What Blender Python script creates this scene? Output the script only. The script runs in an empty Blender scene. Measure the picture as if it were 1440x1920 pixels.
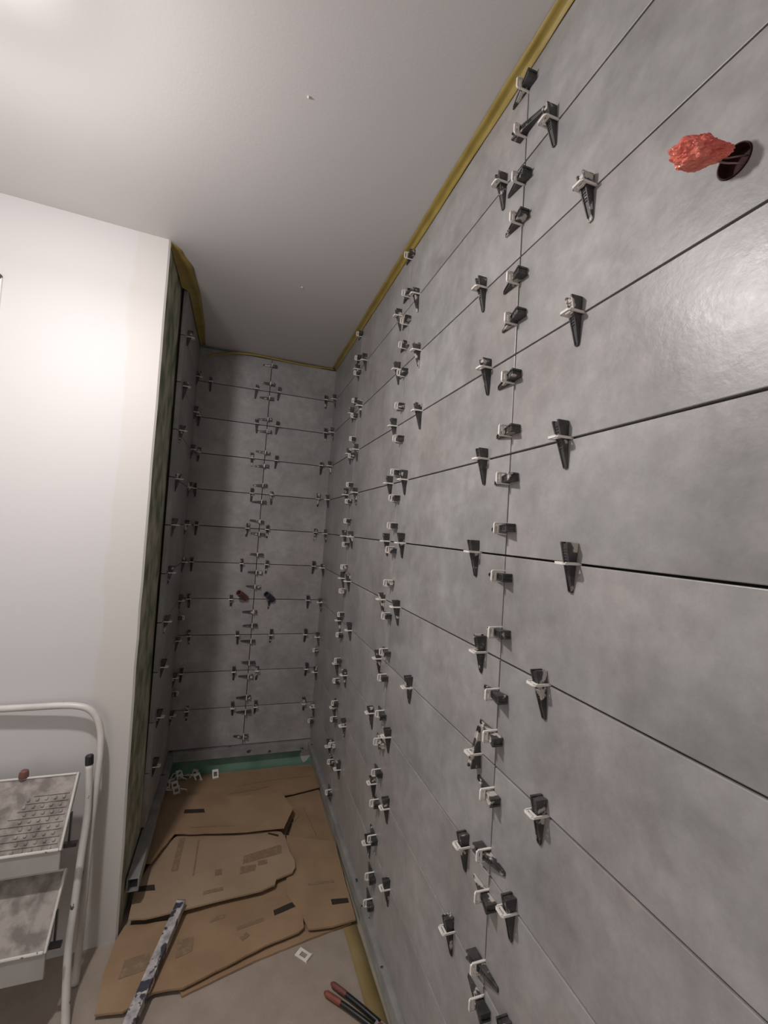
import bpy, bmesh, math, random
from mathutils import Vector, Matrix, noise
S = 0.2                                    # one tile course = 20 cm; lengths below are in courses
C = bpy.context.scene.collection
sc = bpy.context.scene
R = random.Random(7)

# ---------------------------------------------------------------- camera, light, exposure
cam = bpy.data.cameras.new('camera'); co = bpy.data.objects.new('camera', cam); C.objects.link(co)
cam.sensor_fit = 'VERTICAL'; cam.sensor_height = 36.0; cam.lens = 36.0 * 812.7 / 1920.0
cam.clip_start = 0.01; cam.clip_end = 50
yaw, pit, roll = 0.3222, 0.0468, 0.0637
F = Vector((math.sin(yaw)*math.cos(pit), math.cos(yaw)*math.cos(pit), math.sin(pit)))
Rt = Vector((math.cos(yaw), -math.sin(yaw), 0)); Up = Rt.cross(F)
r2 = Rt*math.cos(roll) + Up*math.sin(roll); u2 = Up*math.cos(roll) - Rt*math.sin(roll)
co.matrix_world = Matrix((r2, u2, -F)).transposed().to_4x4()
sc.camera = co
sc.view_settings.view_transform = 'Standard'; sc.view_settings.look = 'None'
sc.view_settings.gamma = 1.0; sc.view_settings.use_curve_mapping = False
sc.view_settings.exposure = 0.1
w = bpy.data.worlds.new('world'); sc.world = w; w.use_nodes = True
w.node_tree.nodes['Background'].inputs[0].default_value = (0.9, 0.85, 0.8, 1)
w.node_tree.nodes['Background'].inputs[1].default_value = 0.02
ld = bpy.data.lights.new('ceiling_bulb_light', 'POINT'); lo = bpy.data.objects.new('ceiling_bulb_light', ld)
C.objects.link(lo); lo.location = Vector((-2.52, 4.45, 4.05))*S
ld.energy = 20.0; ld.shadow_soft_size = 0.036; ld.color = (1.0, 0.945, 0.93)
ld.use_nodes = True; ln = ld.node_tree; em = ln.nodes['Emission']      # the lamp's base hides much of its light from the ceiling
tcl = ln.nodes.new('ShaderNodeTexCoord'); sl = ln.nodes.new('ShaderNodeSeparateXYZ'); ln.links.new(tcl.outputs['Normal'], sl.inputs[0])
ml = ln.nodes.new('ShaderNodeMapRange'); ml.interpolation_type = 'SMOOTHSTEP'; ln.links.new(sl.outputs['Z'], ml.inputs[0])
ml.inputs['From Min'].default_value = -0.1; ml.inputs['From Max'].default_value = 0.75; ml.inputs['To Min'].default_value = 1.0; ml.inputs['To Max'].default_value = 0.08
ln.links.new(ml.outputs[0], em.inputs['Strength'])
# the same ceiling lamp throws more light down than sideways
dd = bpy.data.lights.new('ceiling_bulb_downlight', 'AREA'); dd.shape = 'DISK'; dd.size = 0.075; dd.energy = 8.5; dd.color = ld.color
do = bpy.data.objects.new('ceiling_bulb_downlight', dd); C.objects.link(do); do.location = lo.location - Vector((0, 0, .037))

# added weak fill light behind the camera, stands for no real source
fd = bpy.data.lights.new('rear_fill_light', 'AREA'); fd.shape = 'RECTANGLE'; fd.size = 0.8; fd.size_y = 1.9; fd.energy = 4.5; fd.color = (1.0, 0.95, 0.93)
fo = bpy.data.objects.new('rear_fill_light', fd); C.objects.link(fo); fo.location = Vector((-4.4, -3.85, -1.8))*S; fo.rotation_euler = (-math.pi/2, 0, math.pi)

# ---------------------------------------------------------------- helpers
def mat(name, col, rough=0.6, metal=0.0, spec=0.5, col2=None, scale=8.0, detail=6.0, lo_=0.35, hi_=0.65,
        bump=0.0, bscale=60.0, rvar=0.0, stretch=(1,1,1), speck=None, rand=0.0):
    m = bpy.data.materials.new(name); m.use_nodes = True; nt = m.node_tree; b = nt.nodes['Principled BSDF']
    b.inputs['Roughness'].default_value = rough; b.inputs['Metallic'].default_value = metal
    b.inputs['Specular IOR Level'].default_value = spec
    b.inputs['Base Color'].default_value = (*col, 1)
    tc = nt.nodes.new('ShaderNodeTexCoord'); mp = nt.nodes.new('ShaderNodeMapping')
    nt.links.new(tc.outputs['Object'], mp.inputs[0]); mp.inputs['Scale'].default_value = stretch
    if rand:
        oi = nt.nodes.new('ShaderNodeObjectInfo'); vm = nt.nodes.new('ShaderNodeVectorMath'); vm.operation = 'SCALE'
        cx = nt.nodes.new('ShaderNodeCombineXYZ')
        for i in range(3): nt.links.new(oi.outputs['Random'], cx.inputs[i])
        nt.links.new(cx.outputs[0], vm.inputs[0]); vm.inputs['Scale'].default_value = rand
        nt.links.new(vm.outputs[0], mp.inputs['Location'])
    last = None
    if col2:
        n = nt.nodes.new('ShaderNodeTexNoise'); n.inputs['Scale'].default_value = scale; n.inputs['Detail'].default_value = detail
        nt.links.new(mp.outputs[0], n.inputs['Vector'])
        r = nt.nodes.new('ShaderNodeValToRGB'); r.color_ramp.elements[0].position = lo_; r.color_ramp.elements[1].position = hi_
        r.color_ramp.elements[0].color = (*col, 1); r.color_ramp.elements[1].color = (*col2, 1)
        nt.links.new(n.outputs[0], r.inputs[0]); last = r.outputs[0]
    if speck:
        sc_, th, wd, c3 = speck
        n = nt.nodes.new('ShaderNodeTexNoise'); n.inputs['Scale'].default_value = sc_; n.inputs['Detail'].default_value = 4
        nt.links.new(mp.outputs[0], n.inputs['Vector'])
        r = nt.nodes.new('ShaderNodeValToRGB'); r.color_ramp.elements[0].position = th; r.color_ramp.elements[1].position = th+wd
        nt.links.new(n.outputs[0], r.inputs[0])
        mx = nt.nodes.new('ShaderNodeMix'); mx.data_type = 'RGBA'
        nt.links.new(r.outputs[0], mx.inputs['Factor'])
        if last: nt.links.new(last, mx.inputs['A'])
        else: mx.inputs['A'].default_value = (*col, 1)
        mx.inputs['B'].default_value = (*c3, 1); last = mx.outputs['Result']
    if last: nt.links.new(last, b.inputs['Base Color'])
    if bump or rvar:
        n = nt.nodes.new('ShaderNodeTexNoise'); n.inputs['Scale'].default_value = bscale; n.inputs['Detail'].default_value = 5
        nt.links.new(mp.outputs[0], n.inputs['Vector'])
        if bump:
            bp = nt.nodes.new('ShaderNodeBump'); bp.inputs['Strength'].default_value = bump; bp.inputs['Distance'].default_value = 0.004
            nt.links.new(n.outputs[0], bp.inputs['Height']); nt.links.new(bp.outputs[0], b.inputs['Normal'])
        if rvar:
            mr = nt.nodes.new('ShaderNodeMapRange'); mr.inputs['To Min'].default_value = rough-rvar; mr.inputs['To Max'].default_value = rough+rvar
            nt.links.new(n.outputs[0], mr.inputs[0]); nt.links.new(mr.outputs[0], b.inputs['Roughness'])
    return m

def tile_material():
    m = bpy.data.materials.new('grey_concrete_tile'); m.use_nodes = True; nt = m.node_tree; L = nt.links
    b = nt.nodes['Principled BSDF']
    tc = nt.nodes.new('ShaderNodeTexCoord'); at = nt.nodes.new('ShaderNodeAttribute'); at.attribute_name = 'tile_offset'
    cx = nt.nodes.new('ShaderNodeCombineXYZ')
    for i in range(3): L.new(at.outputs['Fac'], cx.inputs[i])
    ad = nt.nodes.new('ShaderNodeVectorMath'); L.new(tc.outputs['Object'], ad.inputs[0]); L.new(cx.outputs[0], ad.inputs[1])
    def nz(s, d, rr=0.55, dist=0.0):
        n = nt.nodes.new('ShaderNodeTexNoise'); n.inputs['Scale'].default_value = s; n.inputs['Detail'].default_value = d
        n.inputs['Roughness'].default_value = rr; n.inputs['Distortion'].default_value = dist
        L.new(ad.outputs[0], n.inputs['Vector']); return n
    n1 = nz(5.0, 5, 0.55, 0.3); n2 = nz(26, 8, 0.7); n3 = nz(3.0, 3)
    r = nt.nodes.new('ShaderNodeValToRGB'); e = r.color_ramp.elements
    e[0].position = 0.3; e[0].color = (0.25, 0.245, 0.242, 1); e[1].position = 0.72; e[1].color = (0.39, 0.385, 0.382, 1)
    L.new(n1.outputs[0], r.inputs[0])
    r2_ = nt.nodes.new('ShaderNodeValToRGB'); e = r2_.color_ramp.elements
    e[0].position = 0.38; e[0].color = (0.80, 0.80, 0.80, 1); e[1].position = 0.66; e[1].color = (1.13, 1.13, 1.13, 1)
    L.new(n2.outputs[0], r2_.inputs[0])
    mu = nt.nodes.new('ShaderNodeMix'); mu.data_type = 'RGBA'; mu.blend_type = 'MULTIPLY'; mu.inputs['Factor'].default_value = 0.6
    L.new(r.outputs[0], mu.inputs['A']); L.new(r2_.outputs[0], mu.inputs['B'])
    r3 = nt.nodes.new('ShaderNodeValToRGB'); e = r3.color_ramp.elements
    e[0].position = 0.45; e[0].color = (1, 1, 1, 1); e[1].position = 0.75; e[1].color = (1.05, 0.98, 0.96, 1)
    L.new(n3.outputs[0], r3.inputs[0])
    m2 = nt.nodes.new('ShaderNodeMix'); m2.data_type = 'RGBA'; m2.blend_type = 'MULTIPLY'; m2.inputs['Factor'].default_value = 1
    L.new(mu.outputs['Result'], m2.inputs['A']); L.new(r3.outputs[0], m2.inputs['B'])
    L.new(m2.outputs['Result'], b.inputs['Base Color'])
    mr = nt.nodes.new('ShaderNodeMapRange'); mr.inputs['To Min'].default_value = 0.26; mr.inputs['To Max'].default_value = 0.46
    L.new(n2.outputs[0], mr.inputs[0]); L.new(mr.outputs[0], b.inputs['Roughness'])
    b.inputs['Specular IOR Level'].default_value = 0.5
    bp = nt.nodes.new('ShaderNodeBump'); bp.inputs['Strength'].default_value = 0.2; bp.inputs['Distance'].default_value = 0.003
    n4 = nz(38, 6, 0.6); L.new(n4.outputs[0], bp.inputs['Height']); L.new(bp.outputs[0], b.inputs['Normal'])
    return m

def patch_material(name, base, patch, plane):
    """wall paint with a beige filler band of ragged outline running down beside the corner"""
    m = bpy.data.materials.new(name); m.use_nodes = True; nt = m.node_tree; L = nt.links; b = nt.nodes['Principled BSDF']
    tc = nt.nodes.new('ShaderNodeTexCoord'); sp = nt.nodes.new('ShaderNodeSeparateXYZ'); L.new(tc.outputs['Object'], sp.inputs[0])
    n = nt.nodes.new('ShaderNodeTexNoise'); n.inputs['Scale'].default_value = 4.5; n.inputs['Detail'].default_value = 6
    mp = nt.nodes.new('ShaderNodeMapping'); mp.inputs['Scale'].default_value = (2.0, 1, 0.7); L.new(tc.outputs['Object'], mp.inputs[0])
    L.new(mp.outputs[0], n.inputs['Vector'])
    ma = nt.nodes.new('ShaderNodeMath'); ma.operation = 'MULTIPLY_ADD'; ma.inputs[1].default_value = 0.12; L.new(n.outputs[0], ma.inputs[0]); L.new(sp.outputs[0], ma.inputs[2])
    r = nt.nodes.new('ShaderNodeMapRange'); r.inputs['From Min'].default_value = plane; r.inputs['From Max'].default_value = plane+0.012
    L.new(ma.outputs[0], r.inputs[0])
    mx = nt.nodes.new('ShaderNodeMix'); mx.data_type = 'RGBA'; mx.inputs['A'].default_value = (*base, 1); mx.inputs['B'].default_value = (*patch, 1)
    L.new(r.outputs[0], mx.inputs['Factor']); L.new(mx.outputs['Result'], b.inputs['Base Color'])
    b.inputs['Roughness'].default_value = 0.55
    return m

class MB:
    def __init__(s): s.v = []; s.f = []; s.t = []; s.m = []; s.tid = 0.0; s.mi = 0
    def add(s, vs, fs):
        o = len(s.v); s.v += [Vector(v) for v in vs]; s.t += [s.tid]*len(vs)
        s.f += [[i+o for i in f] for f in fs]; s.m += [s.mi]*len(fs)
    def box(s, a, b, fr=None):
        x0, y0, z0 = a; x1, y1, z1 = b
        vs = [(x0,y0,z0),(x1,y0,z0),(x1,y1,z0),(x0,y1,z0),(x0,y0,z1),(x1,y0,z1),(x1,y1,z1),(x0,y1,z1)]
        if fr: vs = [fr @ Vector(v) for v in vs]
        s.add(vs, [(0,3,2,1),(4,5,6,7),(0,1,5,4),(1,2,6,5),(2,3,7,6),(3,0,4,7)])
    def prism(s, poly, fr, d):
        """2D polygon in the frame's xy, extruded along its z by d"""
        n = len(poly); vs = [fr @ Vector((x, y, 0)) for x, y in poly] + [fr @ Vector((x, y, d)) for x, y in poly]
        s.add(vs, [list(range(n))[::-1], list(range(n, 2*n))] + [(i, (i+1) % n, n+(i+1) % n, n+i) for i in range(n)])
    def tube(s, pts, r, seg=12, cap=True):
        pts = [Vector(p) for p in pts]; n = len(pts); rs = r if isinstance(r, (list, tuple)) else [r]*n
        T = (pts[1]-pts[0]).normalized(); A = T.orthogonal().normalized(); vs = []
        for i, p in enumerate(pts):
            t = (pts[min(i+1, n-1)] - pts[max(i-1, 0)]).normalized()
            A = (A - t*A.dot(t)).normalized(); B = t.cross(A)
            for k in range(seg):
                a = 2*math.pi*k/seg; vs.append(p + (A*math.cos(a) + B*math.sin(a))*rs[i])
        fs = [(i*seg+k, i*seg+(k+1) % seg, (i+1)*seg+(k+1) % seg, (i+1)*seg+k) for i in range(n-1) for k in range(seg)]
        if cap: fs += [list(range(seg))[::-1], list(range((n-1)*seg, n*seg))]
        s.add(vs, fs)
    def obj(s, name, m, parent=None, bevel=0, smooth=False, segs=2, sc_=True):
        me = bpy.data.meshes.new(name); k = S if sc_ else 1
        me.from_pydata([tuple(v*k) for v in s.v], [], s.f)
        for x in (m if isinstance(m, list) else [m]): me.materials.append(x)
        for p, i in zip(me.polygons, s.m): p.material_index = i
        a = me.attributes.new('tile_offset', 'FLOAT', 'POINT'); a.data.foreach_set('value', s.t)
        bm = bmesh.new(); bm.from_mesh(me); bmesh.ops.recalc_face_normals(bm, faces=bm.faces); bm.to_mesh(me); bm.free()
        o = bpy.data.objects.new(name, me); C.objects.link(o)
        if parent: o.parent = parent
        if smooth:
            for p in me.polygons: p.use_smooth = True
        if bevel:
            b = o.modifiers.new('bevel', 'BEVEL'); b.width = bevel*S; b.segments = segs; b.limit_method = 'ANGLE'
        return o

def tag(o, label=None, cat=None, group=None, kind=None):
    if label: o['label'] = label
    if cat: o['category'] = cat
    if group: o['group'] = group
    if kind: o['kind'] = kind
    return o
def thing(name, loc, label, cat, group=None):
    o = bpy.data.objects.new(name, None); C.objects.link(o); o.location = Vector(loc)*S; o.empty_display_size = 0.02
    return tag(o, label, cat, group)
def smoothline(pts, n=6):
    pts = [Vector(p) for p in pts]; out = []
    for i in range(len(pts)-1):
        p0, p1, p2, p3 = pts[max(i-1, 0)], pts[i], pts[i+1], pts[min(i+2, len(pts)-1)]
        for k in range(n):
            t = k/n; out.append(0.5*((2*p1)+(p2-p0)*t+(2*p0-5*p1+4*p2-p3)*t*t+(3*p1-p0-3*p2+p3)*t**3))
    return out + [pts[-1]]
def frame(o, x, y, z): return Matrix.Translation(Vector(o)) @ Matrix((Vector(x), Vector(y), Vector(z))).transposed().to_4x4()
ORD = 'zeroth first second third fourth fifth sixth seventh eighth ninth tenth eleventh twelfth thirteenth fourteenth fifteenth sixteenth seventeenth eighteenth nineteenth twentieth twenty-first twenty-second'.split()

# ---------------------------------------------------------------- materials
M_tile = tile_material()
M_grout = mat('dark_joint', (0.03, 0.029, 0.028), 0.9)
M_ceil = mat('ceiling_paint', (0.70, 0.68, 0.675), 0.45, bump=0.05, bscale=160, spec=0.35)
M_white = patch_material('wall_paint', (0.60, 0.587, 0.583), (0.585, 0.562, 0.538), -0.355)
M_green = mat('brushed_waterproofing', (0.13, 0.165, 0.085), 0.65, col2=(0.48, 0.46, 0.36), scale=10, stretch=(1.6, 1.6, 1.0), bump=0.3, bscale=30)
M_teal = mat('teal_waterproofing', (0.13, 0.27, 0.19), 0.5, col2=(0.22, 0.37, 0.28), scale=7, bump=0.2)
M_pale = mat('pale_primed_wall', (0.30, 0.33, 0.27), 0.7, col2=(0.42, 0.42, 0.36), scale=6, speck=(5, 0.6, 0.04, (0.16, 0.28, 0.2)), bump=0.2)
M_floor = mat('floor_covering', (0.33, 0.275, 0.225), 0.8, col2=(0.38, 0.32, 0.265), scale=14, bump=0.25, bscale=220)
M_rail = mat('dusty_metal_rail', (0.25, 0.25, 0.25), 0.5, metal=0.25, col2=(0.36, 0.36, 0.35), scale=14, stretch=(1,1,1), speck=(22, 0.66, 0.03, (0.06, 0.06, 0.06)))
M_clip = mat('white_clip_plastic', (0.86, 0.83, 0.78), 0.42, col2=(0.76, 0.72, 0.67), scale=60, rand=9)
M_wedge = mat('black_wedge_plastic', (0.028, 0.028, 0.029), 0.42, col2=(0.075, 0.072, 0.07), scale=50, speck=(38, 0.58, 0.04, (0.52, 0.48, 0.44)), rand=17)
M_tape = mat('yellow_tape', (0.29, 0.21, 0.045), 0.4, col2=(0.36, 0.27, 0.07), scale=14, bump=0.35, bscale=24)
M_tapef = mat('dusty_yellow_tape', (0.26, 0.185, 0.07), 0.6, col2=(0.31, 0.235, 0.11), scale=9)
M_card = mat('kraft_cardboard', (0.30, 0.195, 0.112), 0.85, col2=(0.37, 0.25, 0.15), scale=7, bump=0.12, bscale=120)
M_card2 = mat('pale_kraft_cardboard', (0.33, 0.235, 0.155), 0.85, col2=(0.39, 0.285, 0.19), scale=5, bump=0.12, bscale=120)
M_ink = mat('dark_print', (0.035, 0.026, 0.02), 0.8)
M_fade = mat('faded_print', (0.235, 0.162, 0.10), 0.85, speck=(60, 0.5, 0.15, (0.30, 0.208, 0.132)))
M_stoolw = mat('chipped_white_enamel', (0.62, 0.60, 0.57), 0.38, col2=(0.54, 0.52, 0.49), scale=18, speck=(30, 0.685, 0.02, (0.10, 0.085, 0.07)))
M_stept = mat('plaster_dusted_tread', (0.20, 0.175, 0.16), 0.85, col2=(0.37, 0.335, 0.31), scale=30, lo_=0.38, hi_=0.62, detail=9, bump=0.7, bscale=70)
M_stepg = mat('grey_step_plastic', (0.42, 0.41, 0.395), 0.5, col2=(0.36, 0.35, 0.335), scale=9)
M_black = mat('black_plastic', (0.015, 0.015, 0.016), 0.35)
M_alu = mat('plaster_splashed_metal', (0.30, 0.29, 0.31), 0.5, metal=0.15, col2=(0.66, 0.63, 0.60), scale=38, speck=(27, 0.53, 0.04, (0.06, 0.06, 0.085)), bump=0.6, bscale=60)
M_red = mat('red_plastic_wrap', (0.66, 0.10, 0.085), 0.28, col2=(0.80, 0.24, 0.17), scale=24, bump=0.6, bscale=60)
M_maroon = mat('maroon_box', (0.035, 0.006, 0.007), 0.8)
M_wire = mat('grey_pink_wire', (0.30, 0.20, 0.19), 0.4)
M_pipe_r = mat('red_pipe', (0.16, 0.07, 0.05), 0.5)
M_pipe_b = mat('blue_pipe', (0.045, 0.042, 0.07), 0.5)
M_orange = mat('orange_rubber', (0.27, 0.075, 0.045), 0.6, col2=(0.17, 0.06, 0.045), scale=40)
M_brown = mat('brown_plastic', (0.16, 0.07, 0.055), 0.5, speck=(60, 0.6, 0.05, (0.45, 0.4, 0.37)))
RH = [(3.203, 1),(3.98, 1),(6.377, 1),(7.162, 1),(9.372, 1),(9.975, 1),(2.709, 2),(4.296, 2),(6.179, 2),(7.065, 2),(9.532, 2),(10.273, 2),(2.784, 3),(4.097, 3),(5.983, 3),(7.074, 3),(9.606, 3),(10.264, 3),(2.861, 4),(4.074, 4),(6.413, 4),(7.108, 4),(9.44, 4),(10.308, 4),(2.717, 5),(4.147, 5),(6.359, 5),(7.084, 5),(9.557, 5),(10.184, 5),(2.989, 6),(3.925, 6),(6.396, 6),(7.115, 6),(9.527, 6),(10.109, 6),(2.937, 7),(3.916, 7, 1),(5.735, 7),(7.114, 7),(9.15, 7),(10.143, 7),(3.255, 8),(4.045, 8),(6.442, 8),(7.331, 8),(9.303, 8),(10.117, 8),(3.23, 9),(4.244, 9),(6.322, 9),(6.983, 9),(9.107, 9),(10.087, 9),(6.1, 10),(7.033, 10),(9.312, 10),(10.302, 10),(12.62, 1),(12.62, 2),(12.62, 3),(12.62, 4),(12.62, 5),(12.62, 6),(12.62, 7),(12.62, 8),(12.62, 9),(12.62, 10)]
RV = [(0, 4.64),(0, 4.156, 1),(0, 3.649),(0, 3.23),(0, 2.612),(0, 2.197),(0, 1.603),(0, 1.07),(0, 0.6),(0, 0.11),(0, -0.35),(0, -0.891),(0, -1.476),(0, -1.865),(0, -2.398),(0, -2.959, 1),(0, -3.33),(0, -3.973, 1),(0, -4.28),(1, 4.743),(1, 4.077),(1, 3.593),(1, 3.176),(1, 2.697),(1, 2.131),(1, 1.577),(1, 1.009),(1, 0.579),(1, 0.116),(1, -0.282),(1, -0.828),(1, -1.369),(1, -1.951),(1, -2.364),(1, -2.946),(1, -3.388),(1, -3.878),(1, -4.357),(1, -4.915),(1, -5.495),(1, -5.905),(2, 4.701),(2, 4.113),(2, 3.749),(2, 3.076),(2, 2.715),(2, 2.163),(2, 1.754),(2, 1.068),(2, 0.676),(2, 0.21),(2, -0.342),(2, -0.866),(2, -1.425),(2, -1.968),(2, -2.436),(2, -3.023),(2, -3.486),(2, -3.995),(2, -4.357),(2, -4.934),(2, -5.317),(2, -5.995),(3, -3.555),(3, -5.581)]
BH = [(-1.02, 1),(0.211, 1),(0.841, 1),(2.228, 1),(-1.245, 2),(0.285, 2),(0.868, 2),(2.283, 2),(-1.167, 3),(0.228, 3),(0.912, 3),(2.224, 3),(-1.185, 4),(0.302, 4),(0.85, 4),(2.199, 4),(-1.08, 5),(0.261, 5),(0.804, 5),(2.19, 5),(-1.124, 6),(0.178, 6),(0.863, 6),(2.214, 6),(-1.113, 7),(-0.031, 7),(1.026, 7),(2.112, 7),(-1.035, 8),(0.214, 8),(1.129, 8),(2.105, 8),(-1.142, 9),(0.191, 9),(0.821, 9),(2.208, 9),(-0.932, 10),(0.238, 10),(0.852, 10),(2.202, 10)]
BV = [4.624, 4.087, 3.662, 3.035, 2.691, 2.069, 1.681, 1.125, 0.648, 0.081, -0.271, -0.864, -1.365, -1.773, -2.48, -2.869, -3.302, -3.912, -4.283, -4.873, -5.27, -5.944]
# ---------------------------------------------------------------- the room
D, YB, Z1, BZ1, RL, Y0, BX = 2.4825, 12.949, 3.8495, 3.8684, 3.1548, 3.6304, 0.5857
ZC, ZF = 4.9, -7.0
XW, YW = 2.60, 13.07                        # wall faces behind the tiles
XR, YR = -6.8, -4.0                         # far side and rear of the room
GAP = 0.0085; TT = 0.085
def lx(z): return -1.335 - 0.0055*z          # the slightly leaning left tile face
def rx(z): return -1.465 - 0.0065*z + max(0, -z-2.3)*.011          # and the wall face it is stuck on

b = MB(); b.box((XR-.5, YR-.5, ZF-.4), (XW+.5, YW+.5, ZF)); tag(b.obj('floor', M_floor), kind='structure')
b = MB(); b.box((XR-.5, YR-.5, ZC), (XW+.5, YW+.5, ZC+.4))
for x, y, r in ((0.396, 4.847, .016), (0.878, 8.839, .02)):        # two little plaster pimples
    b.tube([(x, y, ZC+.01), (x, y, ZC-.008), (x, y, ZC-.018)], [r, r, r*.35], 10)
tag(b.obj('ceiling', M_ceil), kind='structure')
b = MB(); b.box((XW, YR-.5, ZF), (XW+.5, YW+.5, ZC)); wr = tag(b.obj('wall_right', M_pale), kind='structure')
b = MB(); b.box((-1.9, YW, ZF), (XW, YW+.5, ZC)); wb = tag(b.obj('wall_back', M_teal), kind='structure')
b = MB(); b.box((XR-.5, YR, ZF), (XR, 8.4, ZC)); tag(b.obj('wall_side', M_white), kind='structure')
b = MB(); b.box((XR-.5, YR-.5, ZF), (XW, YR, ZC)); tag(b.obj('wall_rear', M_white), kind='structure')
# the white wall block, its end returning into the recess
b = MB(); n = 24
yw = lambda x: 8.326 + (x+1.501)*0.0563
prof = []
vs = []
for i in range(n+1):
    z = ZF + (ZC-ZF)*i/n; j = 0.012*noise.noise(Vector((z*1.7, 3, 0))) if 0 < i < n else 0
    vs += [(XR, yw(XR), z), (rx(z)-.03+j, yw(rx(z)), z), (rx(z)+j, yw(rx(z))+.03, z), (rx(z), YW, z), (XR, YW, z)]
for i in range(n):
    for k in range(5):
        b.mi = 1 if k == 2 else 0
        b.add([vs[i*5+k], vs[i*5+(k+1) % 5], vs[(i+1)*5+(k+1) % 5], vs[(i+1)*5+k]], [(0, 1, 2, 3)])
me = b.obj('wall_left', [M_white, M_green]); wl = tag(me, kind='structure')
bm = bmesh.new(); bm.from_mesh(me.data); bmesh.ops.remove_doubles(bm, verts=bm.verts, dist=1e-5); bmesh.ops.recalc_face_normals(bm, faces=bm.faces); bm.to_mesh(me.data); bm.free()

def rows(z1, top, bot):
    e = [top] + [z1-k for k in range(11) if z1-k > bot+.2] + [bot]
    return [(e[i+1], e[i]) for i in range(len(e)-1)]
def tiles(name, parent, z1, cols, put, top=4.83, bot=-6.19):
    b = MB()
    for z0, zt in rows(z1, top, bot):
        for a0, a1 in cols:
            b.tid = R.uniform(0, 40); d = R.uniform(-.0025, .0025)
            put(b, a0+GAP, a1-GAP, z0+GAP, zt-GAP, d)
    return b.obj(name, M_tile, parent, bevel=0.006, segs=2)
def grout(name, parent, put): b = MB(); put(b); return b.obj(name, M_grout, parent)
cols = [(Y0+k*RL, Y0+(k+1)*RL) for k in (-3, -2, -1, 0, 1)] + [(Y0+2*RL, YB)]
tr = tiles('tile_cladding', wr, Z1, cols, lambda b, a0, a1, z0, z1, d: b.box((D+d, a0, z0), (D+TT, a1, z1)))
def drill(o, p0, p1, r):
    c = MB(); c.tube([p0, p1], r, 48); k = c.obj('drill', M_grout); m = o.modifiers.new('hole', 'BOOLEAN'); m.object = k; m.operation = 'DIFFERENCE'; m.solver = 'EXACT'
    bv = o.modifiers.get('bevel'); o.modifiers.remove(bv)
    bpy.context.view_layer.update(); me = bpy.data.meshes.new_from_object(o.evaluated_get(bpy.context.evaluated_depsgraph_get()))
    at = me.attributes.get('tile_offset')
    if at: me.attributes.remove(at)
    at = me.attributes.new('tile_offset', 'FLOAT', 'POINT')
    at.data.foreach_set('value', [(math.floor((v.co.y/S-Y0)/RL)*7.31 + max(-10, math.floor(v.co.z/S-Z1))*3.77) % 37 for v in me.vertices])
    o.modifiers.clear(); o.data = me; bpy.data.objects.remove(k)
    v = o.modifiers.new('bevel', 'BEVEL'); v.width = .006*S; v.segments = 2; v.limit_method = 'ANGLE'
drill(tr, (D-.2, 1.633, 2.205), (D+TT+.03, 1.633, 2.205), .090)
grout('tile_adhesive', wr, lambda b: b.box((D+TT-.012, YR, -6.18), (XW-.001, YB+.05, 4.82)))
tiles('tile_cladding', wb, BZ1, [(-1.43, BX), (BX, D+.06)], lambda b, a0, a1, z0, z1, d: b.box((a0, YB+d, z0), (a1, YB+TT, z1)))
grout('tile_adhesive', wb, lambda b: b.box((-1.32, YB+TT-.012, -6.18), (D+.05, YW-.001, 4.82)))
def putl(b, a0, a1, z0, z1, d):
    b.add([(lx(z0)-TT, a0, z0), (lx(z0)+d, a0, z0), (lx(z0)+d, a1, z0), (lx(z0)-TT, a1, z0), (lx(z1)-TT, a0, z1), (lx(z1)+d, a0, z1), (lx(z1)+d, a1, z1), (lx(z1)-TT, a1, z1)],
          [(0,3,2,1),(4,5,6,7),(0,1,5,4),(1,2,6,5),(2,3,7,6),(3,0,4,7)])
tiles('tile_cladding', wl, BZ1, [(9.88, 12.80), (12.80, YB)], putl)
def gl(b):
    z0, z1 = -6.18, 4.8
    b.add([(rx(z0)+.001, 9.93, z0), (lx(z0)-TT+.01, 9.93, z0), (lx(z0)-TT+.01, YB, z0), (rx(z0)+.001, YB, z0), (rx(z1)+.001, 9.93, z1), (lx(z1)-TT+.01, 9.93, z1), (lx(z1)-TT+.01, YB, z1), (rx(z1)+.001, YB, z1)],
          [(0,3,2,1),(4,5,6,7),(0,1,5,4),(1,2,6,5),(2,3,7,6),(3,0,4,7)])
grout('tile_adhesive', wl, gl)

# ---------------------------------------------------------------- metal rails the first course stands on
def channel(a, bb, axis, label, open_end=True):
    """hollow rectangular rail from corner a to corner bb, running along axis 0 or 1"""
    b = MB(); t = .022; (x0, y0, z0), (x1, y1, z1) = a, bb
    b.box((x0, y0, z1-t), (x1, y1, z1)); b.box((x0, y0, z0), (x1, y1, z0+t))
    if axis == 1:
        b.box((x0, y0, z0+t), (x0+t, y1, z1-t)); b.box((x1-t, y0, z0+t), (x1, y1, z1-t))
    else:
        b.box((x0, y0, z0+t), (x1, y0+t, z1-t)); b.box((x0, y1-t, z0+t), (x1, y1, z1-t))
    o = b.obj('support_rail', M_rail, bevel=.004)
    return tag(o, label, 'rail', 'rails carrying the bottom tile course')
channel((2.40, YR+.3, -6.385), (XW-.003, 12.83, -6.2), 1, 'long grey metal rail along the foot of the big right wall')
channel((-1.19, 12.83, -6.45), (XW-.003, YW-.003, -6.2), 0, 'short grey metal rail under the back wall tiles, above the green strip')
channel((-1.355, 8.64, -6.47), (-1.16, YW-.003, -6.24), 1, 'grey metal rail at the foot of the left recess wall, its open end showing')

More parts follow.
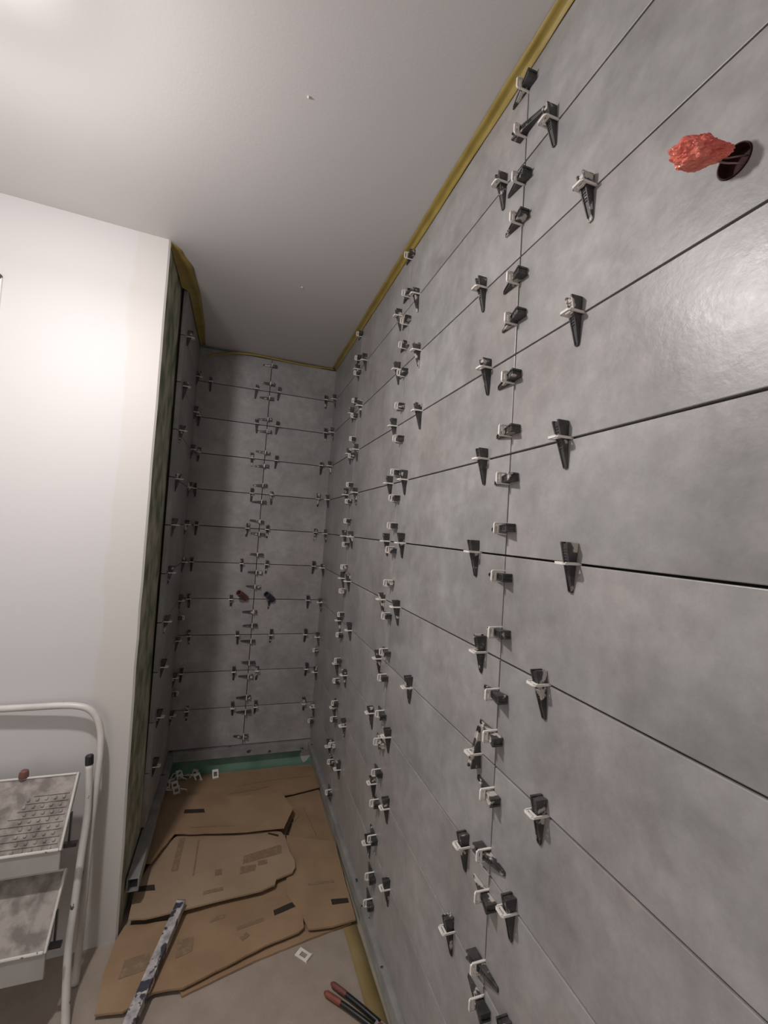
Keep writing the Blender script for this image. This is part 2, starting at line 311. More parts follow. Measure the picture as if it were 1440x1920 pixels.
b = MB(); n = 14; P = [(2.40+.17*math.cos(a)*(1+.5*noise.noise(Vector((a, 5, 0)))), -6.68+.2*math.sin(a)*(1+.5*noise.noise(Vector((a, 7, 0))))) for a in [2*math.pi*i/n for i in range(n)]]
b.prism(P, frame((0, YW+.002, 0), (1, 0, 0), (0, 0, 1), (0, -1, 0)), .014); b.obj('filler_patch', M_white, wb)
# ---------------------------------------------------------------- tape
def ribbon(name, lines, label, cat='tape', group=None, smooth=True, thick=.004, m=None):
    """lines: equal-length polylines across the ribbon's width"""
    b = MB(); n = len(lines[0]); k = len(lines)
    vs = [p for l in lines for p in l]
    b.add(vs, [(j*n+i, j*n+i+1, (j+1)*n+i+1, (j+1)*n+i) for j in range(k-1) for i in range(n-1)])
    o = b.obj(name, m or M_tape, smooth=smooth)
    s = o.modifiers.new('solid', 'SOLIDIFY'); s.thickness = thick*S; s.offset = 0
    return tag(o, label, cat, group)
GT = 'yellow tape along the ceiling line'
ys = [-3.6 + 16.5*i/260 for i in range(261)]
nz = lambda a, b, c=0: noise.noise(Vector((a, b, c)))
def fold(y): return max(0, math.sin(y*.9+1.2))*.5 + .5*abs(nz(y*.7, 9))
L = [[(2.358+.014*nz(y*.8, 1), y, ZC-.008-.012*abs(nz(y*2, 2))) for y in ys],
     [(2.405+.006*nz(y*2, 3), y, ZC-.012-.022*abs(nz(y*1.3, 4))-.012*fold(y)) for y in ys],
     [(2.440-.012*fold(y), y, ZC-.018-.02*abs(nz(y*1.7, 5))) for y in ys],
     [(2.462-.014*fold(y)-.006*abs(nz(y*4, 6)), y, ZC-.042-.012*nz(y*2.3, 6)) for y in ys],
     [(2.466-.018*fold(y+1), y, 4.846+.008*nz(y*2, 7)) for y in ys],
     [(2.4740, y, 4.815+.018*nz(y*.9, 8)+.008*nz(y*4, 8)) for y in ys]]
ribbon('masking_tape', L, 'long wrinkled yellow tape between the ceiling and the big right wall', group=GT)
yl = [8.345+(12.92-8.345)*i/70 for i in range(71)]
def itp(y, P):
    for (a, x0), (c, x1) in zip(P, P[1:]):
        if y <= c: t = (y-a)/(c-a); t = t*t*(3-2*t); return x0+(x1-x0)*t
    return P[-1][1]
outer = [(8.34, -1.497), (8.56, -1.34), (9.1, -1.19), (10.2, -1.14), (11.4, -1.155), (12.95, -1.225)]
inner = lambda y: -1.488 if y < 9.86 else -1.352
L = [[(itp(y, outer), y, ZC-.012-.01*abs(nz(y*2, 12))) for y in yl],
     [((itp(y, outer)*.6+itp(y, [(8.3, -1.49), (9.7, -1.46), (10.1, -1.35), (13, -1.35)])*.4), y, ZC-.02-.018*abs(nz(y*1.5, 13))) for y in yl],
     [(itp(y, [(8.3, -1.485), (9.7, -1.45), (10.1, -1.335), (13, -1.335)]), y, ZC-.03-.015*abs(nz(y*3, 14))) for y in yl],
     [(itp(y, [(8.3, -1.488), (9.7, -1.475), (9.9, -1.345), (13, -1.345)]), y, 4.80+.02*nz(y*1.2, 15)) for y in yl]]
ribbon('masking_tape', L, 'yellow tape bulging off the ceiling over the left recess wall', group=GT)
P = smoothline([(-1.14, 12.80, 4.52), (-1.0, 12.80, 4.605), (-.72, 12.82, 4.70), (-.455, 12.85, 4.785), (.12, 12.90, 4.85), (.58, 12.915, 4.845), (1.5, 12.925, 4.83), (2.42, 12.93, 4.86)], 8)
L = [[(p.x, p.y, p.z+.035) for p in P], [(p.x, p.y-.012, p.z+.005) for p in P], [(p.x, p.y+.004, p.z-.02+.012*nz(p.x*3, 20)) for p in P]]
ribbon('masking_tape', L, 'narrow yellow tape drooping loose at its left end on the back wall', group=GT)
P = smoothline([(2.33, 7.7), (2.34, 7.2), (2.35, 6.7), (2.36, 6.05), (2.36, 5.2), (2.36, 3.8)], 6)
L = [[(p[0]-.045+.004*nz(p[1]*3, 30), p[1], ZF+.008) for p in [(q.x, q.y) for q in P]], [(q.x+.06, q.y, ZF+.012) for q in P], [(q.x+.20+.005*nz(q.y*2, 31), q.y, ZF+.01) for q in P]]
ribbon('masking_tape', L, 'yellow tape stuck on the bare floor along the right wall', thick=.006, m=M_tapef)

# ---------------------------------------------------------------- tile levelling clips
def clip_mesh(parent, name='clip_frame'):
    b = MB(); W, P, r, t = .058, .150, .018, .0075
    out = [(-W, -.02), (W, -.02), (W, P-r)] + [(W-r+r*math.cos(a), P-r+r*math.sin(a)) for a in (.4, .8, 1.2)] + [(W-r, P)] + \
          [(-W+r, P)] + [(-W+r-r*math.sin(a), P-r+r*math.cos(a)) for a in (.4, .8, 1.2)] + [(-W, P-r)]
    fr = frame((0, 0, -t), (1, 0, 0), (0, 1, 0), (0, 0, 1))
    # side posts, middle bar, outer bar leave the wedge window and a narrow slot open
    w, s = .045, .034
    def rect(x0, y0, x1, y1): b.box((x0, y0, -t), (x1, y1, t))
    rect(-W, -.02, -w, P-.012); rect(w, -.02, W, P-.012)
    rect(-w, .090, w, .108); rect(-w, .108, -s, .124); rect(s, .108, w, .124)
    b.prism([(-W, P-.026), (W, P-.026), (W-.004, P-.010), (W-.018, P), (-W+.018, P), (-W+.004, P-.010)], fr, 2*t)
    # moulded rim standing up around the window
    for x0, y0, x1, y1 in ((-W, 0, -W+.012, P-.02), (W-.012, 0, W, P-.02), (-W+.012, P-.012, W-.012, P)):
        b.box((x0, y0, t), (x1, y1, t+.006))
    return b.obj(name, M_clip, parent, bevel=.0025)
def wedge_mesh(parent, name='wedge'):
    b = MB(); n = 12; vs = []
    for i in range(n+1):
        t = i/n; z = -.245 + .37*t; w = .022 + .0175*t; d = .018 + .094*t
        vs += [(-w, .004, z), (w, .004, z), (w, d, z), (w*.62, d, z), (w*.55, d-.012, z), (-w*.55, d-.012, z), (-w*.62, d, z), (-w, d, z)]
    fs = [(i*8+k, i*8+(k+1) % 8, (i+1)*8+(k+1) % 8, (i+1)*8+k) for i in range(n) for k in range(8)] + [list(range(8))[::-1], list(range(n*8, n*8+8))]
    b.add(vs, fs)
    # horned butt end: two ears either side of a notch
    b.box((-.0395, .004, .123), (-.020, .112, .138)); b.box((.020, .004, .123), (.0395, .112, .138)); b.box((-.020, .004, .123), (.020, .070, .129))
    # rounded toe
    b.box((-.018, .004, -.253), (.018, .018, -.244))
    # ratchet teeth on the outer face
    for k in range(9):
        z = -.09 + k*.022; t = (z+.245)/.37; d = .018+.094*t
        b.box((-.020, d-.014, z), (.020, d-.004, z+.008))
    return b.obj(name, M_wedge, parent, bevel=.003)
proto = thing('levelling_clip', (0, 0, 0), 'x', 'tile clip')
pc = clip_mesh(proto); pw = wedge_mesh(proto); used = []
def put_clip(loc, N, Zl, label, group, flip=False, cat='tile clip'):
    if used:
        r = proto.copy(); C.objects.link(r); c = pc.copy(); C.objects.link(c); c.parent = r; v = pw.copy(); C.objects.link(v); v.parent = r
    else: r, c, v = proto, pc, pw
    used.append(r)
    N = Vector(N).normalized(); Zl = Vector(Zl)*(-1 if flip else 1); Zl = (Zl - N*Zl.dot(N)).normalized(); X = N.cross(Zl)
    r.location = Vector(loc)*S; r.rotation_euler = Matrix((X, N, Zl)).transposed().to_euler()
    v.location = (R.uniform(-.006, .006)*S, 0, R.uniform(-.035, .03)*S); v.rotation_euler = (0, R.uniform(-.09, .09), 0)
    c.rotation_euler = (0, 0, 0)
    r['label'] = label; r['category'] = cat; r['group'] = group
    return r
GR, GB, GL = 'levelling clips on the right wall', 'levelling clips on the back wall', 'levelling clips on the left recess wall'
for j in range(1, 11):
    row = sorted([a for a in RH if a[1] == j], key=lambda a: a[0])
    dz = {9: .035, 10: .06}.get(j, 0)*0
    for k, a in enumerate(row):
        put_clip((D, a[0], Z1-(j-1)+dz), (-1, 0, 0), (0, 0, 1), "upright black wedge clip, right wall's %s horizontal joint from ceiling, %s from the camera" % (ORD[j], ORD[k+1]), GR, len(a) > 2)
VN = ['nearest', 'middle', 'farthest']
for c in range(3):
    col = sorted([a for a in RV if a[0] == c], key=lambda a: -a[1])
    for k, a in enumerate(col):
        put_clip((D, Y0+c*RL, a[1]), (-1, 0, 0), (0, -1, 0), "sideways black wedge clip on the right wall's %s vertical joint, %s from the top" % (VN[c], ORD[k+1]), GR, len(a) > 2)
for k, a in enumerate([a for a in RV if a[0] == 3]):
    put_clip((D, 12.74, a[1]), (-1, 0, 0), (0, -1, 0), 'pale wedge clip low in the back right corner, %s of two' % ('upper', 'lower')[k], GR)
PN = ['leftmost', 'left of centre', 'right of centre', 'rightmost']
for j in range(1, 11):
    row = sorted([a for a in BH if a[1] == j])
    for k, a in enumerate(row):
        put_clip((a[0], YB, BZ1-(j-1)), (0, -1, 0), (0, 0, 1), "upright black wedge clip, back wall's %s horizontal joint from ceiling, %s" % (ORD[j], PN[k]), GB)
for k, z in enumerate(BV):
    put_clip((BX, YB, z), (0, -1, 0), (1, 0, 0), "sideways black wedge clip on the back wall's central vertical joint, %s from top" % ORD[k+1], GB)
LF = [3.97, 2.88, 1.91, .86, -.13, -1.15, -2.18, -3.13, -4.17, -5.18]
LC = [3.86, 2.89, 1.88, .86, -.13, -1.12, -2.14, -3.18, -4.14, -5.11]
for k in range(10):
    put_clip((lx(LF[k]), 10.25, LF[k]), (1, 0, 0), (0, 0, 1), "wedge clip near the left recess wall's front edge, %s from the top" % ORD[k+1], GL)
    put_clip((lx(LC[k]), 12.58, LC[k]), (1, 0, 0), (0, 0, 1), "wedge clip on the left recess wall beside the back corner, %s from the top" % ORD[k+1], GL)
for k, z in enumerate((-2.62, -4.62)):
    put_clip((lx(z), 12.80, z), (1, 0, 0), (0, -1, 0), 'sideways wedge clip low in the back left corner, %s of two' % ('upper', 'lower')[k], GL)

# ---------------------------------------------------------------- things coming out of the walls
t = thing('cable_outlet', (D, 1.633, 2.205), 'red-wrapped cable end hanging out of a round hole in the right wall', 'outlet')
b = MB(); n = 40; ring = lambda x, r: [(x, r*math.cos(2*math.pi*i/n), r*math.sin(2*math.pi*i/n)) for i in range(n)]
b.add(ring(-.004, .090)+ring(-.004, .084)+ring(.068, .084)+ring(.068, .090), [(k*n+i, k*n+(i+1) % n, (k+1)*n+(i+1) % n, (k+1)*n+i) for k in range(3) for i in range(n)])
b.add(ring(.066, .086), [list(range(n))])
b.obj('box_cup', M_maroon, t)
wc = Vector((-.195, .058, .030))
for s in (-1, 1):
    b = MB(); b.tube(smoothline([(.06, -.03, .03*s), (.0, -.02, .02*s-.01), (-.05, .012, .014*s-.005), (-.10, .035, .012*s+.01), (-.15, .045, .02)], 5), .0048, 8)
    b.obj('wire', M_wire, t, smooth=True)
bm = bmesh.new(); bmesh.ops.create_icosphere(bm, subdivisions=5, radius=1)
ax = Vector((-.62, .55, .16)).normalized(); ay = ax.orthogonal().normalized(); az = ax.cross(ay)
for v in bm.verts:
    p = v.co.copy(); k = 1 + .22*noise.noise(p*1.9) + .16*(1-2*abs(noise.noise(p*3.6+Vector((5, 1, 2))))) + .07*(1-2*abs(noise.noise(p*8)))
    rr = .070*(1-.38*max(0, -p.x)); v.co = (wc + ax*p.x*.130*k + ay*p.y*rr*k + az*p.z*rr*k)*S
me = bpy.data.meshes.new('red_wrapping'); bm.to_mesh(me); bm.free(); me.materials.append(M_red)
o = bpy.data.objects.new('red_wrapping', me); C.objects.link(o); o.parent = t; tag(o, 'crumpled red plastic wrapped round the cable end')
def stub(loc, m, nm, label):
    t = thing('pipe_stub', loc, label, 'pipe', 'water pipe stubs on the back wall')
    d = Vector((-.20, -.32, .19)); b = MB(); n = 24; A = d.normalized()
    b.tube([(0, .03, 0), Vector((0, -.05, 0)), d*.45, d], .082, n, cap=False); b.tube([d, d-A*.12], .060, n, cap=False)
    b.tube([d-A*.001, d+A*.002], [.082, .082], n, cap=False)
    # ring between outer and inner wall
    a0 = d.orthogonal().normalized(); a1 = A.cross(a0)
    ro = [d + (a0*math.cos(q)+a1*math.sin(q))*.082 for q in [2*math.pi*i/n for i in range(n)]]
    ri = [d + (a0*math.cos(q)+a1*math.sin(q))*.060 for q in [2*math.pi*i/n for i in range(n)]]
    b.add(ro+ri, [(i, (i+1) % n, n+(i+1) % n, n+i) for i in range(n)])
    b.obj('pipe', m, t, smooth=False)
    b = MB(); b.tube([d-A*.10, d-A*.095], .061, n); b.obj('pipe_mouth', M_black, t)
stub((.36, YB, -2.10), M_pipe_r, 'red', 'reddish pipe stub sticking out of the back wall, left of the central joint')
stub((1.10, YB, -2.13), M_pipe_b, 'blue', 'dark blue pipe stub sticking out of the back wall, right of the central joint')
t = thing('wall_bracket', (-3.80, yw(-3.80), 3.30), 'small white bracket at the far left on the white wall', 'bracket')
b = MB(); b.box((-.12, -.05, -.34), (.055, 0, .26)); b.obj('plate', M_clip, t, bevel=.012)
b = MB(); b.box((-.10, -.075, .23), (.05, 0, .30)); b.obj('hook', M_black, t, bevel=.01)

# ---------------------------------------------------------------- cardboard on the floor
def sheet(poly, z, label, m, tk=.03, amp=.02, tilt=(0, 0), marks=(), seed=0, group='flattened cardboard on the floor'):
    bm = bmesh.new(); vs = [bm.verts.new((x, y, 0)) for x, y in poly]; f = bm.faces.new(vs)
    if f.normal.z < 0: f.normal_flip()
    bmesh.ops.triangulate(bm, faces=[f])
    for _ in range(6):
        e = [e for e in bm.edges if e.calc_length() > .2]
        if not e: break
        bmesh.ops.subdivide_edges(bm, edges=e, cuts=1)
        bmesh.ops.triangulate(bm, faces=[f for f in bm.faces if len(f.verts) > 3])
    bm.normal_update()
    bd = {v for e in bm.edges if e.is_boundary for v in e.verts}
    cx = sum(p[0] for p in poly)/len(poly); cy = sum(p[1] for p in poly)/len(poly)
    def h(x, y): return ZF + z + max(0, amp*(.6+noise.noise(Vector((x*1.1, y*1.1, seed)))) + .35*amp*noise.noise(Vector((x*4, y*4, seed))) + tilt[0]*(x-cx) + tilt[1]*(y-cy))
    for v in bm.verts:
        if v in bd: v.co.x += .008*noise.noise(v.co*9); v.co.y += .010*noise.noise(v.co*7+Vector((3, 3, 3)))
        v.co.z = h(v.co.x, v.co.y)
    g = bmesh.ops.extrude_face_region(bm, geom=bm.faces[:]); 
    for v in [x for x in g['geom'] if isinstance(x, bmesh.types.BMVert)]: v.co.z += tk
    bmesh.ops.recalc_face_normals(bm, faces=bm.faces)
    for v in bm.verts: v.co *= S
    me = bpy.data.meshes.new('cardboard_sheet'); bm.to_mesh(me); bm.free(); me.materials.append(m)
    o = bpy.data.objects.new('cardboard_sheet', me); C.objects.link(o); tag(o, label, 'cardboard', group)
    for kind, mp, mm in marks:
        b = MB(); n = 8; (ax, ay), (bx, by), (cx_, cy_), (dx, dy) = mp; vs = []
        for i in range(n+1):
            for j in range(3):
                s, u = i/n, j/2
                x = (ax+(bx-ax)*s)*(1-u)+(dx+(cx_-dx)*s)*u; y = (ay+(by-ay)*s)*(1-u)+(dy+(cy_-dy)*s)*u
                vs.append((x, y, h(x, y)+tk+.004))
        b.add(vs, [(i*3+j, (i+1)*3+j, (i+1)*3+j+1, i*3+j+1) for i in range(n) for j in range(2)])
        q = b.obj(kind, mm, o); ss = q.modifiers.new('solid', 'SOLIDIFY'); ss.thickness = .003*S; ss.offset = 0
    return o
def sq(x, y, w, h_, a=0):
    c, s = math.cos(a), math.sin(a); return [(x+c*u-s*v, y+s*u+c*v) for u, v in ((-w, h_), (w, h_), (w, -h_), (-w, -h_))]
sheet([(-1.36,13.03),(-.01,13.05),(2.56,13.0),(2.56,12.42),(.09,12.44),(-1.33,12.62)], .01, 'narrow cardboard strip against the green foot of the back wall', M_card2, seed=1)
sheet([(-1.34,12.70),(.01,12.73),(2.16,12.75),(2.56,12.6),(2.57,11.64),(1.47,11.42),(.61,11.38),(-.45,11.62),(-1.32,11.38)], .115, 'wide brown cardboard sheet lying second from the back wall', M_card, amp=.03, seed=2, tilt=(0, .01),
      marks=[('print_line', [(.5,12.15),(2.4,12.2),(2.4,12.17),(.5,12.12)], M_fade), ('print_line', [(.3,11.85),(1.3,11.9),(1.3,11.84),(.3,11.8)], M_fade)])
sheet([(.54,11.46),(1.46,11.47),(2.56,11.66),(2.55,10.16),(2.55,8.92),(2.48,8.82),(2.26,8.76),(1.53,8.82),(1.33,9.77)], .03, 'brown cardboard sheet along the right rail, behind the one with a black bar', M_card, amp=.014, seed=3,
      marks=[('cut_slot', [(1.50,10.02),(1.74,10.62),(1.775,10.60),(1.56,9.98)], M_ink), ('crease', [(2.05,11.0),(2.2,9.9),(2.22,9.9),(2.07,11.0)], M_fade), ('crease', [(1.2,9.9),(1.9,10.7),(1.92,10.68),(1.22,9.88)], M_fade)])
sheet([(-1.33,11.6),(-.46,11.72),(.61,11.41),(1.53,11.43),(1.75,10.66),(1.48,10.01),(.42,10.1),(-.78,10.37),(-1.1,9.56),(-1.30,9.6)], .262, 'brown cardboard sheet left of centre with a dark printed bar near the clips', M_card, amp=.02, tilt=(0, -.03), seed=4,
      marks=[('printed_bar', [(-.67,11.17),(-.25,11.1),(-.22,10.96),(-.68,11.03)], M_ink), ('crease', [(-.5,10.5),(.45,10.33),(.44,10.31),(-.5,10.48)], M_fade)])
sheet([(1.54,10.0),(2.55,9.57),(2.52,8.65),(2.51,7.63),(2.1,7.60),(1.67,7.65),(1.59,7.97),(1.38,8.44)], .088, 'cardboard sheet at the right rail with a black bar at its edge', M_card, amp=.010, tilt=(0, .012), seed=5,
      marks=[('printed_bar', [(2.16,8.14),(2.47,8.09),(2.47,7.99),(2.16,8.02)], M_ink), ('print_line', [(1.8,8.6),(2.3,8.55),(2.3,8.5),(1.8,8.55)], M_fade)])
s6 = sheet([(-.71,10.43),(.42,10.19),(.72,10.19),(1.26,10.1),(1.42,10.02),(1.49,9.85),(1.53,9.42),(1.60,9.12),(1.60,8.95),(1.53,8.84),(1.21,8.74),(1.18,8.62),(.93,8.55),(-.42,8.45),(-.99,8.42),(-1.25,8.47),(-1.28,8.99),(-1.17,9.57),(-1.08,10.06)], 0.175,
      'large pale cardboard sheet in the middle with round corners and faded grey print', M_card2, amp=.018, seed=6,
      marks=[('cut_slot', [(1.15,10.06),(1.36,9.93),(1.34,9.88),(1.13,10.02)], M_ink), ('faded_print', [(.62,9.5),(1.38,9.63),(1.38,9.38),(.60,9.28)], M_fade), ('faded_print', [(.56,9.22),(.85,9.2),(.83,9.05),(.54,9.02)], M_fade), ('faded_print', sq(.98, 9.22, .09, .06), M_fade),
             ('faded_print', [(-.1,8.75),(.25,8.78),(.25,8.7),(-.1,8.67)], M_fade), ('printed_bar', [(-1.22,9.16),(-.96,9.14),(-.93,9.0),(-1.22,9.03)], M_ink), ('dark_spot', sq(.15, 9.17, .065, .075), M_fade),
             ('crease', [(-.3,10.2),(-.32,9.2),(-.29,9.2),(-.27,10.2)], M_fade), ('crease', [(-.68,10.3),(-.72,9.4),(-.6,9.4),(-.56,10.3)], M_fade)])
sheet([(.17,7.91),(1.62,7.86),(2.45,7.72),(2.44,7.67),(1.79,7.58),(.8,7.41),(-.26,7.14),(-.38,7.45)], .003, 'lower cardboard edge peeking out from under the front sheet', M_card, amp=.004, seed=7)
sheet([(-.41,8.60),(.49,8.72),(1.30,8.95),(1.56,8.92),(1.60,8.3),(1.61,7.97),(1.60,7.70),(1.50,7.64),(.93,7.53),(-.26,7.18),(-.64,7.23),(-1.01,7.06),(-1.37,7.13),(-1.41,7.73),(-1.38,8.24),(-1.30,8.52),(-.56,8.44)], .055,
      'front cardboard sheet with a slanting black bar, under the splashed metal bar', M_card, amp=.02, seed=8, tilt=(.01, -.02),
      marks=[('printed_bar', [(1.12,8.18),(1.555,8.29),(1.57,8.17),(1.13,8.06)], M_ink), ('faded_print', [(.5,8.0),(.95,8.08),(.95,8.0),(.5,7.93)], M_fade), ('faded_print', sq(.62, 7.78, .07, .05, .5), M_fade),
             ('faded_print', [(-1.16,7.85),(-.80,7.9),(-.80,7.6),(-1.18,7.55)], M_fade), ('faded_print', [(-.42,8.0),(-.18,8.03),(-.18,7.75),(-.42,7.68)], M_fade), ('faded_print', [(.05,8.3),(.3,8.33),(.3,8.24),(.05,8.21)], M_fade)])
b = MB(); pts = [(.05+.2*math.cos(a)*(1+.5*nz(a*2, 50)), 11.74+.16*math.sin(a)*(1+.5*nz(a*2, 51))) for a in [2*math.pi*i/18 for i in range(18)]]  # flat ragged patch modelling a dark stain on the cardboard
b.prism(pts, frame((0, 0, ZF+.112), (1, 0, 0), (0, 1, 0), (0, 0, 1)), .01)
tag(b.obj('stain_patch', M_ink if 0 else mat('dark_brown_stain', (.12, .085, .04), .8)), 'dark brown ragged scrap on the cardboard below the pile of clips', 'stain')

# ---------------------------------------------------------------- loose clips on the floor
def loose_proto():
    b = MB(); W, t = .078, .009
    b.box((-W, -.10, -t), (-W+.036, .13, t)); b.box((W-.036, -.10, -t), (W, .13, t)); b.box((-W+.036, .065, -t), (W-.036, .13, t)); b.box((-W+.036, -.10, -t), (W-.036, -.05, t))
    b.box((-W, -.115, -.03), (W, -.10, .03))
    return b.obj('loose_clip', M_clip, None, bevel=.003)
lp0 = []
def loose(x, y, z, a, tx, ty, label, group):
    if lp0: o = lp0[0].copy(); C.objects.link(o)
    else: o = loose_proto(); lp0.append(o)
    o.location = Vector((x, y, ZF+z))*S; o.rotation_euler = (tx, ty, a); return tag(o, label, 'tile clip', group)
pile = [(-1.20,12.72),(-1.12,12.96),(-.95,12.80),(-.80,12.95),(-.66,12.78),(-.50,12.62),(-1.14,12.22),(-.96,12.16),(-1.02,12.36),(-.78,12.10),(-1.22,12.45),(-.98,13.0),(-.84,12.66),(-.62,12.95)]
for i, (x, y) in enumerate(pile):
    hi = y < 12.7
    loose(x, y, .20 if hi else .125, R.uniform(-.6, .6)+(math.pi if i % 3 == 0 else 0), R.uniform(.2, .9), R.uniform(-.3, .3), 'used white clip in the scatter of loose clips in the back left floor corner', 'loose clips scattered in the back left corner')
loose(-.07, 12.62, .245, .15, .6, 0, 'single white clip lying on cardboard before the green strip, right of the pile', 'single loose clips')
loose(1.55, 7.32, .012, .75, 0, 0, 'single white clip lying on the bare floor before the front cardboard', 'single loose clips')

# ---------------------------------------------------------------- splashed metal straightedge
p0, p1 = Vector((-.445, 8.50, ZF+.215)), Vector((-1.24, 5.35, ZF+.02)); dr = (p1-p0).normalized(); sd = dr.cross(Vector((0, 0, 1))).normalized(); up = sd.cross(dr)
t = thing('straightedge', (p0+p1)/2, 'long plaster-splashed metal straightedge lying across the front cardboard', 'straightedge')
fr = frame(p0-(p0+p1)/2, dr, sd, up); Ln = (p1-p0).length
b = MB(); b.box((0, -.075, 0), (Ln, .075, .02), fr); b.box((0, -.075, .02), (Ln, -.055, .12), fr); b.box((0, .055, .02), (Ln, .075, .12), fr); b.box((0, -.075, .12), (Ln, .075, .14), fr)
b.obj('bar', M_alu, t, bevel=.006)
b = MB(); b.box((-.012, -.07, .005), (.0, .07, .135), fr); b.obj('end_cap', M_black, t)

# ---------------------------------------------------------------- pliers
t = thing('pliers', (2.02, 6.35, ZF), 'orange-tipped clip pliers lying on the floor beside the yellow tape', 'pliers')
def handle(a, c):
    a, c = Vector(a), Vector(c)
    P = smoothline([a, a.lerp(c, .33)+Vector((0, .0, .012)), a.lerp(c, .66)+Vector((0, 0, .01)), c], 4)
    b = MB(); b.tube(P, [.036]*len(P), 12); h = b.obj('handle', M_black, t, smooth=True)
    b = MB(); b.tube([P[0]-(P[2]-P[0])*.5, P[0]-(P[2]-P[0])*.2, P[0], P[3], P[4]], [.018, .038, .042, .040, .030], 12); b.obj('grip_tip', M_orange, h, smooth=True)
handle((-.22, .24, .05), (.36, -.42, .06)); handle((-.10, .34, .05), (.42, -.34, .06))
b = MB(); b.tube([(-.02, .22, .05), (.30, -.16, .06)], .012, 8); b.obj('spring', M_wire, t)
b = MB(); b.prism([(.30, -.36), (.40, -.28), (.52, -.44), (.62, -.62), (.58, -.66), (.42, -.50)], frame((0, 0, .03), (1, 0, 0), (0, 1, 0), (0, 0, 1)), .06); b.obj('jaw', M_rail, t, bevel=.008)
b = MB(); b.tube([(.40, -.40, .03), (.40, -.40, .10)], .045, 16); b.obj('pivot', M_orange, t)

# ---------------------------------------------------------------- folded step stool leaning on the white wall
XC = -2.95                                   # its mid line; mirrored about it
t = thing('step_stool', (XC, 7.6, ZF), 'plaster-spattered white tubular step stool with two grey treads, leaning on the white wall', 'step stool')
T0 = Vector((XC, 7.6, ZF)); mir = lambda p: Vector((2*XC-p[0], p[1], p[2]))
side = [(-1.772, 7.72, -6.97), (-1.782, 7.80, -6.39), (-1.80, 7.92, -4.98), (-1.797, 7.97, -4.48), (-1.794, 8.02, -3.98), (-1.80, 8.06, -3.70), (-1.83, 8.09, -3.45), (-1.91, 8.10, -3.23), (-2.04, 8.10, -3.09), (-2.22, 8.10, -3.035), (-2.45, 8.10, -3.02), (-2.75, 8.10, -3.02)]
lp = smoothline([Vector(p)-T0 for p in side] + [mir(p)-T0 for p in side[::-1]], 6)
b = MB(); b.tube(lp, .050, 14); b.obj('hoop_frame', M_stoolw, t, smooth=True)
fs = [(-1.905, 7.93, -3.86), (-1.85, 7.85, -4.55), (-1.848, 7.72, -5.1), (-1.838, 7.58, -5.6), (-1.828, 7.43, -6.06), (-1.80, 7.33, -6.36), (-1.745, 7.20, -6.68), (-1.69, 7.08, -6.97)]
for sgn, nm in ((0, 'r'), (1, 'l')):
    P = smoothline([(mir(p) if sgn else Vector(p))-T0 for p in fs], 6)
    b = MB(); b.tube(P, .052, 14); lg = b.obj('front_leg', M_stoolw, t, smooth=True)
    d = (P[0]-P[3]).normalized(); b = MB(); b.tube([P[0]-d*.02, P[0]+d*.10, P[0]+d*.12], [.058, .058, .045], 14); b.obj('end_cap', M_black, lg, smooth=False)
    d = (P[-1]-P[-4]).normalized(); b = MB(); b.tube([P[-1]-d*.04, P[-1]-d*.0], [.058, .058], 14); b.obj('foot', M_black, lg)
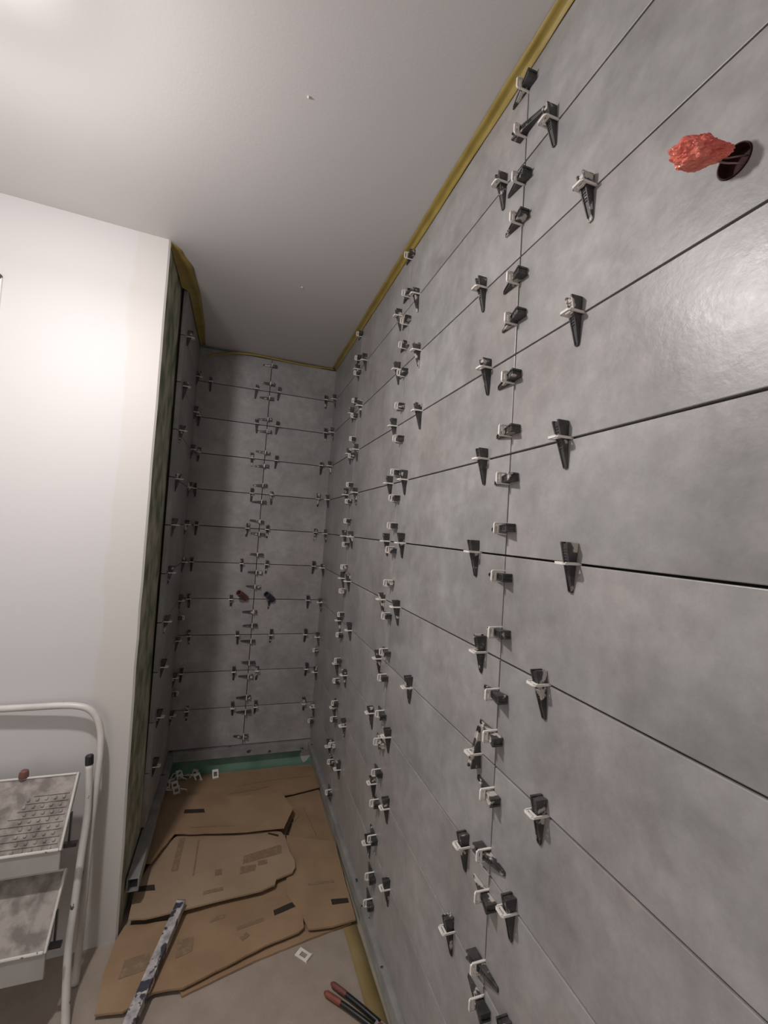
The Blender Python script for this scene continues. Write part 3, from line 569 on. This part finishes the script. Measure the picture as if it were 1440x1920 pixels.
def tread(yt, zt, yb_, zb, wdt, holes, lip):
    top, bot = Vector((XC, yt, zt))-T0, Vector((XC, yb_, zb))-T0; ln = (bot-top).length; d = (bot-top)/ln; x = Vector((1, 0, 0)); nrm = x.cross(d)
    if nrm.z < 0: nrm = -nrm
    fr = frame(top, x, d, nrm if x.cross(d).dot(nrm) > 0 else -nrm)
    s_ = 1 if x.cross(d).dot(nrm) > 0 else -1
    def B(b, x0, y0, z0, x1, y1, z1): b.box((x0, y0, min(z0*s_, z1*s_)), (x1, y1, max(z0*s_, z1*s_)), fr)
    w = wdt/2
    b = MB(); B(b, -w+.02, .02, -.05, w-.02, ln-.02, 0); st = b.obj('tread', M_stept, t)
    b = MB(); B(b, -w-.01, -.01, -.07, -w+.025, ln+.01, .028); B(b, w-.025, -.01, -.07, w+.01, ln+.01, .028); B(b, -w+.025, ln-.025, -.07, w-.025, ln+.012, .028); B(b, -w+.025, -.01, -.07, w-.025, .02, .018)
    b.obj('tread_rim', M_stoolw, st, bevel=.012)
    b = MB()
    for k in range(8):
        yy = ln*(.26+.092*k); ext = .25 + .05*k if holes else 0
        if holes: B(b, w-.10-ext*1.6, yy-.006, 0, w-.06, yy+.006, .014)
        nn = 5
        if holes:
            for q in range(nn):
                xx = w-.12-q*.11-(.03 if k % 2 else 0); c = fr @ Vector((xx, yy+.045, 0)); e = fr @ Vector((xx, yy+.045, .012*s_))
                b.tube([c, e], .022, 10); b.tube([e, fr @ Vector((xx, yy+.045, .018*s_))], [.022, .014], 10)
    if holes: b.obj('tread_studs', M_stept, st)
    # lip hanging from the front edge
    b = MB(); c = bot
    b.box((c.x-w, c.y-.005, c.z-lip), (c.x+w, c.y+.035, c.z-.01)); b.box((c.x-w, c.y-.005, c.z-lip-.012), (c.x+w, c.y+.10, c.z-lip+.02))
    b.obj('tread_lip', M_stepg, st, bevel=.012)
    for sx in (-1, 1):
        b = MB(); xa, xb = sorted((sx*(w+.0), sx*(abs(-1.84-XC)))); b.box((xa, c.y+.05, c.z-.02), (xb, c.y+.12, c.z+.03))
        b.box((sx*(w+.05)-.012, c.y+.12, c.z-.02), (sx*(w+.05)+.012, c.y+.16, c.z+.42))
        b.obj('hinge_bracket', M_black, st)
tread(7.85, -3.955, 7.34, -4.74, 1.88, True, .27)
tread(7.60, -5.19, 7.04, -5.86, 1.92, False, .33)
b = MB(); k0 = Vector((-2.715, 7.86, -3.90))-T0
b.tube([k0+Vector((0, 0, -.05)), k0, k0+Vector((0, 0, .045)), k0+Vector((0, 0, .06))], [.062, .062, .055, .03], 14); b.obj('latch_knob', M_brown, t)
